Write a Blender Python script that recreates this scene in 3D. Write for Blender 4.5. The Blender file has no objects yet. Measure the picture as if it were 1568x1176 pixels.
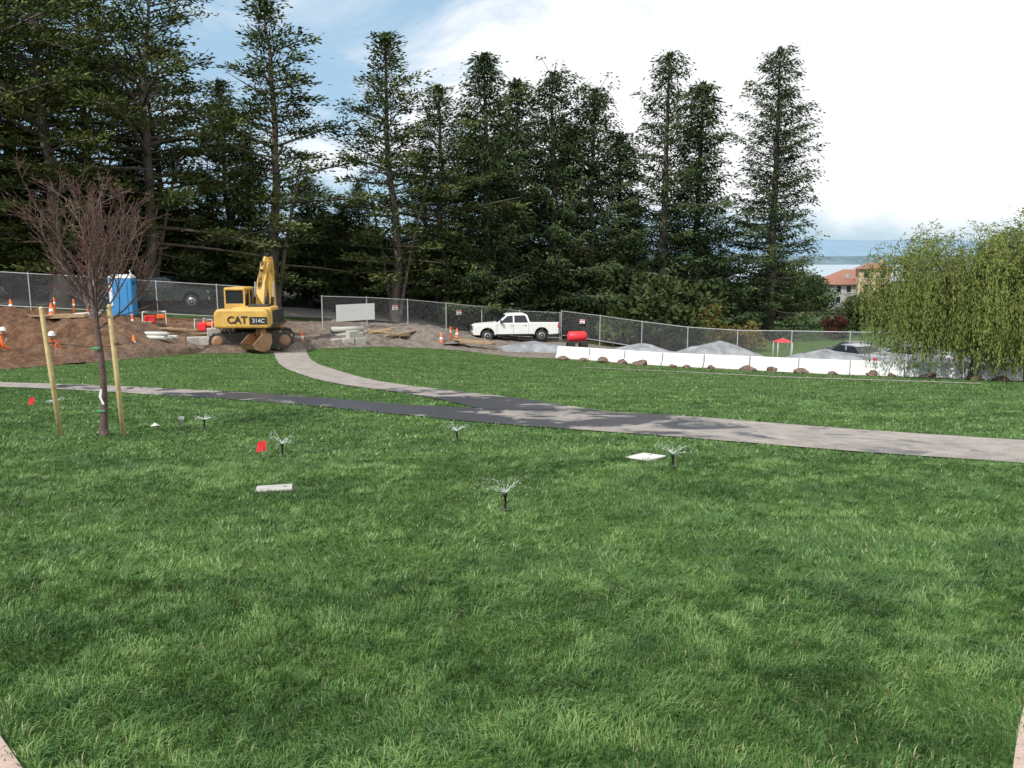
import bpy, math, numpy as np
from mathutils import Vector, Matrix
scene=bpy.context.scene
col=scene.collection
def sstep(a,b,x):
    t=np.clip((x-a)/(b-a),0,1); return t*t*(3-2*t)
LAT=np.random.default_rng(99).random((256,256))
def vn(x,y,s,o=0):
    x=np.asarray(x,float)*s+17.3*o+1000; y=np.asarray(y,float)*s+9.1*o+1000
    i=np.floor(x).astype(int); j=np.floor(y).astype(int); u=x-i; v=y-j; u=u*u*(3-2*u); v=v*v*(3-2*v)
    a=LAT[i%256,j%256]; b=LAT[(i+1)%256,j%256]; c=LAT[i%256,(j+1)%256]; d=LAT[(i+1)%256,(j+1)%256]
    return (a*(1-u)+b*u)*(1-v)+(c*(1-u)+d*u)*v
def fbm(x,y,s,n=4):
    r=0;a=.5;t=0
    for k in range(n): r=r+a*vn(x,y,s*2.03**k,k); t+=a; a*=.55
    return r/t
# ---------------------------------------------------------------- terrain
def softplus(q,w): return w*np.logaddexp(0,q/w)
def T(x,y):
    x=np.asarray(x,float); y=np.asarray(y,float)
    Yw=np.clip(np.where(x>0,45.3-.62*x,45.3+.6*x),26,46)
    over=softplus(y-Yw,1.5); ye=y-over
    xc=np.clip(x,-28,30)
    D=.0875*ye+np.where(x<0,.0017,.0012)*xc*softplus(ye-12,1.5)
    w=sstep(-10,6,x)
    D=D+w*(.03+.07*sstep(3,14,x))*np.minimum(over,17)+w*.03*np.clip(over-17,0,25)-(1-w)*.03*np.minimum(over,20)
    D=D+.05*np.clip(y-90,0,310)+.022*np.clip(y-400,0,1800)
    D=D+.02*np.sin(x*.61+1)*np.sin(y*.43+.4)
    return -D
def g(x,y): return float(T(x,y))
# ---------------------------------------------------------------- materials
def nmat(name):
    m=bpy.data.materials.new(name); m.use_nodes=True
    nt=m.node_tree; b=nt.nodes['Principled BSDF']; return m,nt,b
def link(nt,a,b): nt.links.new(a,b)
def ramp(nt,stops):
    r=nt.nodes.new('ShaderNodeValToRGB'); cr=r.color_ramp
    while len(cr.elements)<len(stops): cr.elements.new(.5)
    for e,(p,c) in zip(cr.elements,stops):
        e.position=p; e.color=(*c,1) if len(c)==3 else c
    return r
def noise(nt,scale,detail=6,rough=.6,vec=None,dist=0):
    n=nt.nodes.new('ShaderNodeTexNoise'); n.inputs['Scale'].default_value=scale
    n.inputs['Detail'].default_value=detail; n.inputs['Roughness'].default_value=rough
    n.inputs['Distortion'].default_value=dist
    if vec is not None: link(nt,vec,n.inputs['Vector'])
    return n
def math_(nt,op,a,b=None,clamp=False):
    n=nt.nodes.new('ShaderNodeMath'); n.operation=op; n.use_clamp=clamp
    for i,v in enumerate([a,b]):
        if v is None: continue
        if isinstance(v,(int,float)): n.inputs[i].default_value=v
        else: link(nt,v,n.inputs[i])
    return n.outputs[0]
def mixc(nt,f,a,b,bt='MIX'):
    n=nt.nodes.new('ShaderNodeMix'); n.data_type='RGBA'; n.blend_type=bt
    for s,v in ((n.inputs[0],f),(n.inputs[6],a),(n.inputs[7],b)):
        if isinstance(v,(int,float)): s.default_value=v
        elif isinstance(v,tuple): s.default_value=(*v,1)
        else: link(nt,v,s)
    return n.outputs[2]
def solid(name,c,rough=.6,metal=0,var=.18,scale=6,bump=0,coord='Object'):
    m,nt,b=nmat(name)
    tc=nt.nodes.new('ShaderNodeTexCoord')
    n=noise(nt,scale,4,.65,tc.outputs[coord])
    r=ramp(nt,[(.3,tuple(v*(1-var) for v in c)),(.7,tuple(min(1,v*(1+var)) for v in c))])
    link(nt,n.outputs['Fac'],r.inputs[0]); link(nt,r.outputs[0],b.inputs['Base Color'])
    b.inputs['Roughness'].default_value=rough; b.inputs['Metallic'].default_value=metal
    if bump:
        bp=nt.nodes.new('ShaderNodeBump'); bp.inputs['Strength'].default_value=bump; bp.inputs['Distance'].default_value=.05
        link(nt,n.outputs['Fac'],bp.inputs['Height']); link(nt,bp.outputs[0],b.inputs['Normal'])
    return m
def foliage(name,stops,rough=.6,trans=0,spec=.3,diffuse=True):
    m,nt,b=nmat(name)
    at=nt.nodes.new('ShaderNodeAttribute'); at.attribute_name='tint'
    r=ramp(nt,stops); link(nt,at.outputs['Fac'],r.inputs[0]); c=r.outputs[0]
    if diffuse:
        nt.nodes.remove(b); b=nt.nodes.new('ShaderNodeBsdfDiffuse'); link(nt,c,b.inputs['Color']); link(nt,b.outputs[0],nt.nodes['Material Output'].inputs['Surface'])
    else:
        link(nt,c,b.inputs['Base Color']); b.inputs['Roughness'].default_value=rough
        b.inputs['Specular IOR Level'].default_value=spec
    if trans>0:
        tr=nt.nodes.new('ShaderNodeBsdfTranslucent'); link(nt,c,tr.inputs['Color'])
        mx=nt.nodes.new('ShaderNodeMixShader'); mx.inputs[0].default_value=trans
        link(nt,b.outputs[0],mx.inputs[1]); link(nt,tr.outputs[0],mx.inputs[2])
        link(nt,mx.outputs[0],nt.nodes['Material Output'].inputs['Surface'])
    return m
def ground_mat():
    m,nt,b=nmat('lawn_ground')
    gm=nt.nodes.new('ShaderNodeNewGeometry'); P=gm.outputs['Position']
    n2=noise(nt,14,3,.75,P); at=nt.nodes.new('ShaderNodeAttribute'); at.attribute_name='tint'
    r=ramp(nt,[(.3,(.036,.070,.018)),(.5,(.065,.125,.032)),(.72,(.11,.175,.052))]); link(nt,n2.outputs['Fac'],r.inputs[0])
    pr=ramp(nt,[(.25,(.72,.74,.75)),(.75,(1.25,1.2,1.1))]); link(nt,at.outputs['Fac'],pr.inputs[0])
    c=mixc(nt,1.0,r.outputs[0],pr.outputs[0],'MULTIPLY')
    sp=nt.nodes.new('ShaderNodeSeparateXYZ'); link(nt,P,sp.inputs[0])
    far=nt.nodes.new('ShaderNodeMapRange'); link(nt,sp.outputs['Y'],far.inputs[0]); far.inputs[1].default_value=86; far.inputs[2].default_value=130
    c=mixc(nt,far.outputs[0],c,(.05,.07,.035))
    xl=nt.nodes.new('ShaderNodeMapRange'); link(nt,sp.outputs['X'],xl.inputs[0]); xl.inputs[1].default_value=12; xl.inputs[2].default_value=2
    yl=nt.nodes.new('ShaderNodeMapRange'); link(nt,sp.outputs['Y'],yl.inputs[0]); yl.inputs[1].default_value=50; yl.inputs[2].default_value=54
    c=mixc(nt,math_(nt,'MULTIPLY',xl.outputs[0],yl.outputs[0]),c,(.05,.04,.028))
    link(nt,c,b.inputs['Base Color']); b.inputs['Roughness'].default_value=.9; b.inputs['Specular IOR Level'].default_value=.15
    bp=nt.nodes.new('ShaderNodeBump'); bp.inputs['Strength'].default_value=.8; bp.inputs['Distance'].default_value=.06
    link(nt,n2.outputs['Fac'],bp.inputs['Height']); link(nt,bp.outputs[0],b.inputs['Normal'])
    return m
def path_mat():
    m,nt,b=nmat('path_concrete')
    gm=nt.nodes.new('ShaderNodeNewGeometry'); P=gm.outputs['Position']
    n1=noise(nt,.75,5,.62,P,.6); n2=noise(nt,40,3,.7,P); n3=noise(nt,2.5,4,.6,P)
    sp=nt.nodes.new('ShaderNodeSeparateXYZ'); link(nt,P,sp.inputs[0])
    dx=math_(nt,'MULTIPLY',math_(nt,'ADD',sp.outputs['X'],3.0),.12); dx=math_(nt,'ABSOLUTE',dx)
    dy=math_(nt,'ABSOLUTE',math_(nt,'MULTIPLY',math_(nt,'SUBTRACT',sp.outputs['Y'],16.6),.18))
    d=math_(nt,'SUBTRACT',1.0,math_(nt,'MAXIMUM',dx,dy))
    w=math_(nt,'ADD',math_(nt,'MULTIPLY',d,.34),math_(nt,'ADD',math_(nt,'MULTIPLY',n1.outputs['Fac'],1.25),math_(nt,'MULTIPLY',n3.outputs['Fac'],.45)))
    wet=nt.nodes.new('ShaderNodeMapRange'); link(nt,w,wet.inputs[0]); wet.inputs[1].default_value=.91; wet.inputs[2].default_value=1.03
    dry=ramp(nt,[(.3,(.22,.19,.17)),(.5,(.31,.272,.24)),(.7,(.39,.35,.31))]); link(nt,n3.outputs['Fac'],dry.inputs[0])
    fine=ramp(nt,[(.3,(.70,.70,.70)),(.7,(1.22,1.22,1.22))]); link(nt,n2.outputs['Fac'],fine.inputs[0])
    c=mixc(nt,1.0,dry.outputs[0],fine.outputs[0],'MULTIPLY')
    c2=mixc(nt,wet.outputs[0],c,(.055,.055,.064))
    link(nt,c2,b.inputs['Base Color'])
    rr=nt.nodes.new('ShaderNodeMapRange'); link(nt,wet.outputs[0],rr.inputs[0]); rr.inputs[3].default_value=.85; rr.inputs[4].default_value=.32
    link(nt,rr.outputs[0],b.inputs['Roughness'])
    bp=nt.nodes.new('ShaderNodeBump'); bp.inputs['Strength'].default_value=.3; bp.inputs['Distance'].default_value=.01
    link(nt,n2.outputs['Fac'],bp.inputs['Height']); link(nt,bp.outputs[0],b.inputs['Normal'])
    return m
def dirt_mat():
    m,nt,b=nmat('dirt')
    gm=nt.nodes.new('ShaderNodeNewGeometry'); P=gm.outputs['Position']
    n1=noise(nt,.35,4,.6,P,.5); n2=noise(nt,3.0,7,.78,P)
    sp=nt.nodes.new('ShaderNodeSeparateXYZ'); link(nt,P,sp.inputs[0])
    org=ramp(nt,[(.32,(.075,.036,.020)),(.5,(.22,.11,.055)),(.68,(.40,.235,.125))]); link(nt,n2.outputs['Fac'],org.inputs[0])
    gry=ramp(nt,[(.32,(.14,.11,.09)),(.5,(.28,.235,.195)),(.68,(.42,.36,.30))]); link(nt,n2.outputs['Fac'],gry.inputs[0])
    f=nt.nodes.new('ShaderNodeMapRange'); link(nt,math_(nt,'ADD',sp.outputs['X'],math_(nt,'MULTIPLY',n1.outputs['Fac'],10)),f.inputs[0]); f.inputs[1].default_value=-13; f.inputs[2].default_value=-5
    c=mixc(nt,f.outputs[0],org.outputs[0],gry.outputs[0])
    link(nt,c,b.inputs['Base Color']); b.inputs['Roughness'].default_value=.95
    bp=nt.nodes.new('ShaderNodeBump'); bp.inputs['Strength'].default_value=1; bp.inputs['Distance'].default_value=.35
    link(nt,n2.outputs['Fac'],bp.inputs['Height']); link(nt,bp.outputs[0],b.inputs['Normal'])
    return m
M={}
M['lawn']=ground_mat(); M['path']=path_mat(); M['dirt']=dirt_mat()
M['blade']=foliage('grass_blades',[(0,(.024,.060,.014)),(.5,(.075,.155,.037)),(.93,(.19,.30,.092)),(.97,(.32,.30,.16))],.42,diffuse=False)
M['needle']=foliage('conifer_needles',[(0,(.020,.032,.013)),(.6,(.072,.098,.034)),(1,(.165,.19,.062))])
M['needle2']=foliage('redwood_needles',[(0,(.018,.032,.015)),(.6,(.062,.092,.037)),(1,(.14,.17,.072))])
def f2(n,a,b,t=0): return foliage(n,[(0,a),(1,b)],.7,t)
M['willow']=f2('willow_leaves',(.10,.13,.035),(.28,.32,.10),.2)
M['leafg']=f2('leaf_green',(.020,.034,.014),(.085,.11,.042)); M['leafo']=f2('leaf_ochre',(.10,.085,.03),(.30,.24,.07))
M['leafr']=f2('leaf_red',(.05,.022,.02),(.15,.06,.045)); M['leafy']=f2('leaf_fresh',(.05,.075,.02),(.15,.19,.06)); M['bud']=f2('red_buds',(.09,.035,.03),(.24,.09,.07))
M['bark']=solid('bark',(.11,.09,.075),.9,0,.4,9,.6)
M['barkg']=solid('young_bark',(.115,.075,.066),.85,0,.35,14,.4)
M['wood']=solid('stake_wood',(.54,.42,.21),.8,0,.2,9,.2)
M['lumber']=solid('lumber',(.34,.24,.14),.85,0,.25,5)
M['conc']=solid('concrete',(.42,.40,.37),.85,0,.15,7,.2)
M['pink']=solid('pink_concrete',(.46,.34,.28),.85,0,.12,20,.2)
M['asph']=solid('road_asphalt',(.27,.25,.225),.9,0,.2,.6,.1)
M['white']=solid('white_paint',(.78,.78,.76),.4,0,.05,2)
M['barrier']=solid('white_barrier',(.74,.74,.71),.7,0,.14,1.5)
M['tarp']=solid('grey_tarp',(.25,.255,.265),.5,0,.45,1.3,.8)
M['yellow']=solid('machine_yellow',(.62,.375,.085),.5,0,.2,2.5)
M['rust']=solid('bucket_steel',(.34,.20,.11),.6,.2,.3,4)
M['black']=solid('black_rubber',(.02,.02,.02),.7,0,.3,5)
M['dgrey']=solid('dark_metal',(.06,.055,.05),.6,.3,.4,5)
M['galv']=solid('galvanised',(.50,.51,.52),.5,.3,.1,3)
M['glass']=solid('tinted_glass',(.02,.025,.03),.08,0,.1,2)
M['chrome']=solid('chrome',(.6,.6,.6),.2,1,.05,2)
M['red']=solid('red_plastic',(.75,.03,.04),.5,0,.08,5)
M['orange']=solid('safety_orange',(.85,.16,.03),.5,0,.08,5)
M['blue']=solid('toilet_blue',(.05,.27,.58),.5,0,.1,3)
M['dgreen']=solid('dark_green_paint',(.02,.045,.04),.3,0,.1,2)
M['silver']=solid('silver_paint',(.4,.42,.44),.3,.4,.1,2)
M['dpaint']=solid('dark_paint',(.05,.055,.07),.3,.2,.1,2)
M['rock']=solid('rock',(.16,.11,.08),.95,0,.4,5,.8)
M['stucco']=solid('stucco',(.50,.37,.26),.9,0,.08,1)
M['stuccog']=solid('stucco_grey',(.42,.42,.42),.9,0,.08,1)
M['tile']=solid('roof_tile',(.28,.13,.085),.8,0,.2,2)
M['hill']=solid('hazy_hill',(.19,.285,.375),1,0,.1,.004)  # bluish base colour has the atmospheric haze painted in
M['hill2']=solid('hazy_shore',(.11,.165,.19),1,0,.3,.01)  # haze over the far shore is painted into this colour too
M['skin']=solid('skin',(.45,.26,.18),.6,0,.05,8)
M['jean']=solid('work_trousers',(.05,.06,.09),.9,0,.15,8)
M['green']=solid('green_tie',(.05,.22,.1),.6,0,.1,8)
M['pvc']=solid('pvc',(.60,.59,.55),.5,0,.1,8)
M['drop']=solid('water_droplets',(.92,.94,.95),.3,0,.02,8)
def water_mat():
    m,nt,b=nmat('bay_water'); b.inputs['Base Color'].default_value=(.33,.41,.46,1); b.inputs['Roughness'].default_value=.55
    tc=nt.nodes.new('ShaderNodeNewGeometry'); n=noise(nt,.02,4,.6,tc.outputs['Position'])
    bp=nt.nodes.new('ShaderNodeBump'); bp.inputs['Strength'].default_value=.3; link(nt,n.outputs['Fac'],bp.inputs['Height']); link(nt,bp.outputs[0],b.inputs['Normal'])
    return m
M['water']=water_mat()
# ---------------------------------------------------------------- mesh builder
class MB:
    def __init__(s): s.V=[];s.F=[];s.n=0
    def add(s,V,mat,tint):
        n,k,_=V.shape
        if n==0: return
        s.V.append(V.reshape(-1,3)); s.F.append((np.arange(n*k).reshape(n,k)+s.n,mat,np.broadcast_to(tint,(n,)))); s.n+=n*k
    def faces(s,V,F,mat,tint=.5):
        s.V.append(V); s.F.append((F+s.n,mat,np.broadcast_to(tint,(len(F),)))); s.n+=len(V)
    def tube(s,P,rad,ns,mat,tint=.5):
        P=np.asarray(P,float); rad=np.asarray(rad,float); m=len(P)
        t=np.gradient(P,axis=0); t/=np.linalg.norm(t,axis=1)[:,None]+1e-9
        ref=np.array([1,0,0.]) if abs(t[0,0])<.8 else np.array([0,1,0.])
        u=np.cross(t,ref); u/=np.linalg.norm(u,axis=1)[:,None]+1e-9; v=np.cross(t,u)
        a=np.arange(ns)*2*np.pi/ns
        ring=P[:,None]+rad[:,None,None]*(np.cos(a)[None,:,None]*u[:,None]+np.sin(a)[None,:,None]*v[:,None])
        i=np.arange(m-1)[:,None]*ns; j=np.arange(ns)[None]; j2=(j+1)%ns
        F=np.stack([i+j,i+j2,i+ns+j2,i+ns+j],-1).reshape(-1,4)
        s.faces(ring.reshape(-1,3),F,mat,tint)
    def leaves(s,c,d,L,W,mat,tint,rng,tri=False):
        d=d/(np.linalg.norm(d,axis=1)[:,None]+1e-9)
        r=rng.normal(size=d.shape)*.9
        sd=np.cross(d,r+np.array([0,0,.6])); sd/=np.linalg.norm(sd,axis=1)[:,None]+1e-9
        L=L[:,None];W=W[:,None]
        V=np.stack([c,c+d*L*.5+sd*W*.5,c+d*L,c+d*L*.5-sd*W*.5],1)
        s.add(V,mat,tint)
    def build(s,name,mats,smooth=None):
        me=bpy.data.meshes.new(name)
        V=np.concatenate(s.V); me.vertices.add(len(V)); me.vertices.foreach_set('co',V.astype(np.float32).ravel())
        idx=np.concatenate([f[0].ravel() for f in s.F]); tot=np.concatenate([np.full(len(f[0]),f[0].shape[1]) for f in s.F])
        mi=np.concatenate([np.full(len(f[0]),f[1]) for f in s.F]); ti=np.concatenate([f[2] for f in s.F])
        me.loops.add(len(idx)); me.loops.foreach_set('vertex_index',idx.astype(np.int32))
        me.polygons.add(len(tot)); st=np.concatenate([[0],np.cumsum(tot)[:-1]])
        me.polygons.foreach_set('loop_start',st.astype(np.int32))
        me.polygons.foreach_set('material_index',mi.astype(np.int32))
        if smooth is not None:
            me.polygons.foreach_set('use_smooth',np.isin(mi,smooth))
        me.update(calc_edges=True)
        a=me.attributes.new('tint','FLOAT','FACE'); a.data.foreach_set('value',ti.astype(np.float32))
        for m in mats: me.materials.append(m)
        return me
def obj(name,me,loc=(0,0,0),parent=None,rz=0,sc=1):
    o=bpy.data.objects.new(name,me); col.objects.link(o); o.location=loc; o.rotation_euler=(0,0,rz)
    o.scale=(sc,sc,sc) if not isinstance(sc,tuple) else sc
    if parent: o.parent=parent
    return o
def empty(name,loc=(0,0,0),rz=0,parent=None,sc=1):
    return obj(name,None,loc,parent,rz,sc)
def pyd(name,V,F,mat,loc=(0,0,0),parent=None,rot=(0,0,0),bevel=0,smooth=False,seg=2):
    me=bpy.data.meshes.new(name); me.from_pydata([tuple(v) for v in V],[],[tuple(f) for f in F]); me.materials.append(mat)
    import bmesh
    bm=bmesh.new(); bm.from_mesh(me); bmesh.ops.recalc_face_normals(bm,faces=bm.faces); bm.to_mesh(me); bm.free()
    if smooth: me.polygons.foreach_set('use_smooth',[True]*len(me.polygons))
    o=obj(name,me,loc,parent); o.rotation_euler=rot
    if bevel:
        b=o.modifiers.new('b','BEVEL'); b.width=bevel; b.segments=seg; b.limit_method='ANGLE'
    return o
def box(name,c,s,mat,parent=None,rot=(0,0,0),bevel=.02,taper=1):
    x,y,z=[v/2 for v in s]; t=taper
    V=[(-x,-y,-z),(x,-y,-z),(x,y,-z),(-x,y,-z),(-x*t,-y*t,z),(x*t,-y*t,z),(x*t,y*t,z),(-x*t,y*t,z)]
    F=[(0,3,2,1),(4,5,6,7),(0,1,5,4),(1,2,6,5),(2,3,7,6),(3,0,4,7)]
    return pyd(name,V,F,mat,c,parent,rot,bevel)
def prism(name,prof,w,mat,axis='Y',loc=(0,0,0),parent=None,rot=(0,0,0),bevel=.03,w2=None):
    n=len(prof); V=[]
    for sgn in (-1,1):
        for a,z in prof: V.append((a,sgn*w/2,z) if axis=='Y' else (sgn*w/2,a,z))
    F=[tuple(range(n)),tuple(range(n,2*n))]+[(i,(i+1)%n,n+(i+1)%n,n+i) for i in range(n)]
    return pyd(name,V,F,mat,loc,parent,rot,bevel)
def lathe(name,prof,mat,loc=(0,0,0),parent=None,rot=(0,0,0),n=20,smooth=True,sc=None):
    V=[];F=[]
    for r,z in prof:
        for k in range(n): a=2*math.pi*k/n; V.append((r*math.cos(a),r*math.sin(a),z))
    for i in range(len(prof)-1):
        for k in range(n): F.append((i*n+k,i*n+(k+1)%n,(i+1)*n+(k+1)%n,(i+1)*n+k))
    F.append(tuple(range(n))); F.append(tuple(range((len(prof)-1)*n,len(prof)*n)))
    o=pyd(name,V,F,mat,loc,parent,rot)
    if smooth: o.data.polygons.foreach_set('use_smooth',[len(p.vertices)==4 for p in o.data.polygons])
    return o
def resample(P,n):
    P=np.array(P,float); d=np.r_[0,np.cumsum(np.linalg.norm(np.diff(P,axis=0),axis=1))]
    s=np.linspace(0,d[-1],n); return np.stack([np.interp(s,d,P[:,k]) for k in range(P.shape[1])],1)
def smoothpoly(P,it=2):
    P=np.array(P,float)
    for _ in range(it):
        Q=[P[0]]
        for a,b in zip(P[:-1],P[1:]): Q+= [a*.75+b*.25,a*.25+b*.75]
        Q.append(P[-1]); P=np.array(Q)
    return P
def strip(name,A,B,nu,nv,zoff,mat,bump=None):
    A=resample(A,nu);B=resample(B,nu); t=np.linspace(0,1,nv)
    P=A[:,None]*(1-t)[None,:,None]+B[:,None]*t[None,:,None]
    x=P[...,0];y=P[...,1]; z=T(x,y)+zoff
    if bump is not None: z=z+bump(x,y,t[None,:]*np.ones_like(x))
    V=np.stack([x,y,z],-1).reshape(-1,3)
    i=np.arange(nu-1)[:,None]*nv; j=np.arange(nv-1)[None]
    F=np.stack([i+j,i+nv+j,i+nv+j+1,i+j+1],-1).reshape(-1,4)
    mb=MB(); mb.faces(V,F,0); me=mb.build(name,[mat],smooth=[0])
    return obj(name,me)
# ---------------------------------------------------------------- ground sheet
def lawnpatch(x,y): return np.clip(.5*fbm(x,y*1.5,1.5,3)+.5*fbm(x+40,y*1.6,4.2,2),0,1)
def axis(pos,step,far,gr=1.25):
    a=list(np.arange(0,pos+1e-6,step)); s=step
    while a[-1]<far: s*=gr; a.append(a[-1]+s)
    return a
xp=axis(30,.4,14000); xs=np.array([-v for v in xp[::-1]][:-1]+xp)
yp=axis(92,.4,14000,1.2); ys=np.array([-v for v in axis(6,1,400,1.6)[::-1]][:-1]+yp)
XX,YY=np.meshgrid(xs,ys,indexing='ij'); ZZ=T(XX,YY)
nx,ny=XX.shape
i=np.arange(nx-1)[:,None]*ny; j=np.arange(ny-1)[None]
F=np.stack([i+j,i+ny+j,i+ny+j+1,i+j+1],-1).reshape(-1,4)
mb=MB(); mb.faces(np.stack([XX,YY,ZZ],-1).reshape(-1,3),F,0,lawnpatch(XX[:-1,:-1],YY[:-1,:-1]).ravel()); obj('ground',mb.build('ground',[M['lawn']],smooth=[0]))
# ---------------------------------------------------------------- paths
nearA=smoothpoly([(14,6.0),(9,7.7),(6.36,9.73),(4.56,10.6),(2.17,12.1),(-.27,13.6),(-2.3,15.2),(-4.77,16.8),(-7.3,18.3),(-10.2,19.5),(-13,20.1),(-20,20.6),(-32,20.8)],1)
farA=smoothpoly([(16,8.2),(10.5,9.9),(7.6,11.7),(6.4,12.5),(4.7,13.7),(3.3,15),(1.94,16),(.6,16.3),(-.7,16.4),(-2.6,17),(-4.25,18.1),(-6.1,19.3),(-8,20.1),(-10.8,20.9),(-13.6,21.3),(-20,22),(-32,22.4)],1)
leftB=smoothpoly([(-.7,16.38),(-1.6,18.2),(-3.1,20.3),(-5,22.6),(-6.5,25.1),(-8.5,29.3),(-11.2,37.5),(-12,40)],1)
rightB=smoothpoly([(1.94,15.98),(1.1,17.3),(.25,18.9),(-1.4,20.6),(-3.5,23.1),(-5.6,26.9),(-8.1,32.5),(-10.2,39.5),(-10.8,42)],1)
def pair(A,B,n):
    A=resample(A,n); Bd=resample(B,800); out=[];k=0
    for a in A:
        dd=np.linalg.norm(Bd[k:k+200]-a,axis=1); k=min(k+int(dd.argmin()),len(Bd)-1); out.append(Bd[k])
    return A,np.array(out)
def strip_pairs(name,A,B,nv,zoff,mat):
    t=np.linspace(0,1,nv); P=A[:,None]*(1-t)[None,:,None]+B[:,None]*t[None,:,None]; nu=len(A)
    x=P[...,0];y=P[...,1]; V=np.stack([x,y,T(x,y)+zoff],-1).reshape(-1,3)
    i=np.arange(nu-1)[:,None]*nv; j=np.arange(nv-1)[None]
    F=np.stack([i+j,i+nv+j,i+nv+j+1,i+j+1],-1).reshape(-1,4)
    mb=MB(); mb.faces(V,F,0); return obj(name,mb.build(name,[mat],smooth=[0]))
A1,B1=pair(nearA,farA,150); B1[-1]=farA[-1]; strip_pairs('path',A1,B1,8,.016,M['path'])
strip('path',leftB,rightB,80,6,.020,M['path'])
fp=smoothpoly([(3,36),(6,34.4),(9,32.5),(13,30.5),(17,28.6)],2)
fpb=fp+np.column_stack([np.full(len(fp),.3),.75*np.sin(np.linspace(.35,1.5,len(fp)))])
strip('path',fp,fpb,60,4,.016,M['path'])
fr=[(-9,9.8),(-6,6.9),(-1.83,2.74),(-1.66,2.56),(-1.2,2.25),(-.5,2.02),(.5,2.0),(1.2,2.1),(1.70,2.50),(2.05,3.0),(6,8.3),(8,11.0)]
bk=[(-14,6),(-8,-1),(-3,-4),(-2,-4),(-1.2,-4),(-.5,-4),(.5,-4),(1.2,-4),(2,-4),(3,-4),(9,-1),(13,6)]
strip('sidewalk',fr,bk,120,24,.02,M['pink'])
# ---------------------------------------------------------------- dirt works
dfront=[(-45,23),(-25,23.5),(-16.5,24.6),(-15.3,28.6),(-13.9,35),(-11.2,37.5),(-9.8,40.5),(-7,44),(-3,46),(2.7,44.6),(9.8,38.6),(15,36.2),(19.3,33.8),(26,30.5),(38,26)]
dback=[(-45,46),(-34,46),(-26,46),(-20,47),(-16,49),(-13,51),(-10,53),(-6,56),(-1,58),(5,58),(12,56),(18,54),(24,52),(31,50),(44,46)]
def dbump(x,y,t):
    e=np.minimum(sstep(0,.10,t),sstep(1,.85,t))
    n=fbm(x,y,.35,3); q=np.abs(fbm(x+9,y,1.1,4)-.5)*2; m=fbm(x,y+7,2.3,3)
    left=sstep(-14.5,-18,x)
    bank=left*sstep(31.5,33.0,y+2.6*(fbm(x,y,.6,3)-.5)*2)*sstep(40,36,y)*.95
    pit=-left*np.exp(-((y-28.5)/2.2)**2)*.10
    base=(.02+.42*np.clip(n-.35,0,1)+.32*q+.2*m)*np.where(x<-4,1,.5)
    return np.maximum(e*(base+bank*(.35+.75*n+.35*m)+pit),-.0)
strip('dirt_ground',dfront,dback,560,150,.012,M['dirt'],dbump)
strip('road',[(-60,47),(-30,47.5),(-18,50.5),(-9,55),(0,60)],[(-60,54),(-32,54),(-18,57),(-9,62),(-1,67)],100,10,.03,M['asph'])
# ---------------------------------------------------------------- grass blades
def inpoly(x,y,P):
    P=np.asarray(P); c=np.zeros(len(x),bool); x1,y1=P[-1]
    for x2,y2 in P:
        m=(y1>y)!=(y2>y)
        with np.errstate(divide='ignore',invalid='ignore'):
            xi=(x2-x1)*(y-y1)/(y2-y1+1e-12)+x1
        c^=m&(x<xi); x1,y1=x2,y2
    return c
polyA=np.vstack([nearA,farA[::-1]]); polyB=np.vstack([leftB,rightB[::-1]])
polyF=np.vstack([fp,fpb[::-1]])
polyL=np.vstack([np.array(fr),[(8,60),(-9,60)]])
dpoly=np.vstack([dfront,[(60,26),(60,300),(-60,300),(-60,23)]])
boxes=[(-2.46,8.05,.22,.15),(1.69,9.93,.2,.2)]
bare=[(2.35,7.2,.16),(3.7,6.7,.15),(1.25,7.7,.12),(-2.7,9.0,.1),(1.0,4.2,.05),(-1.0,3.6,.06),(.0,3.2,.05),(1.75,4.6,.08),(2.4,4.1,.06),(-.3,2.75,.05),(-3.9,6.3,.08),(-.4,3.0,.04)]
mb=MB()
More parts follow.
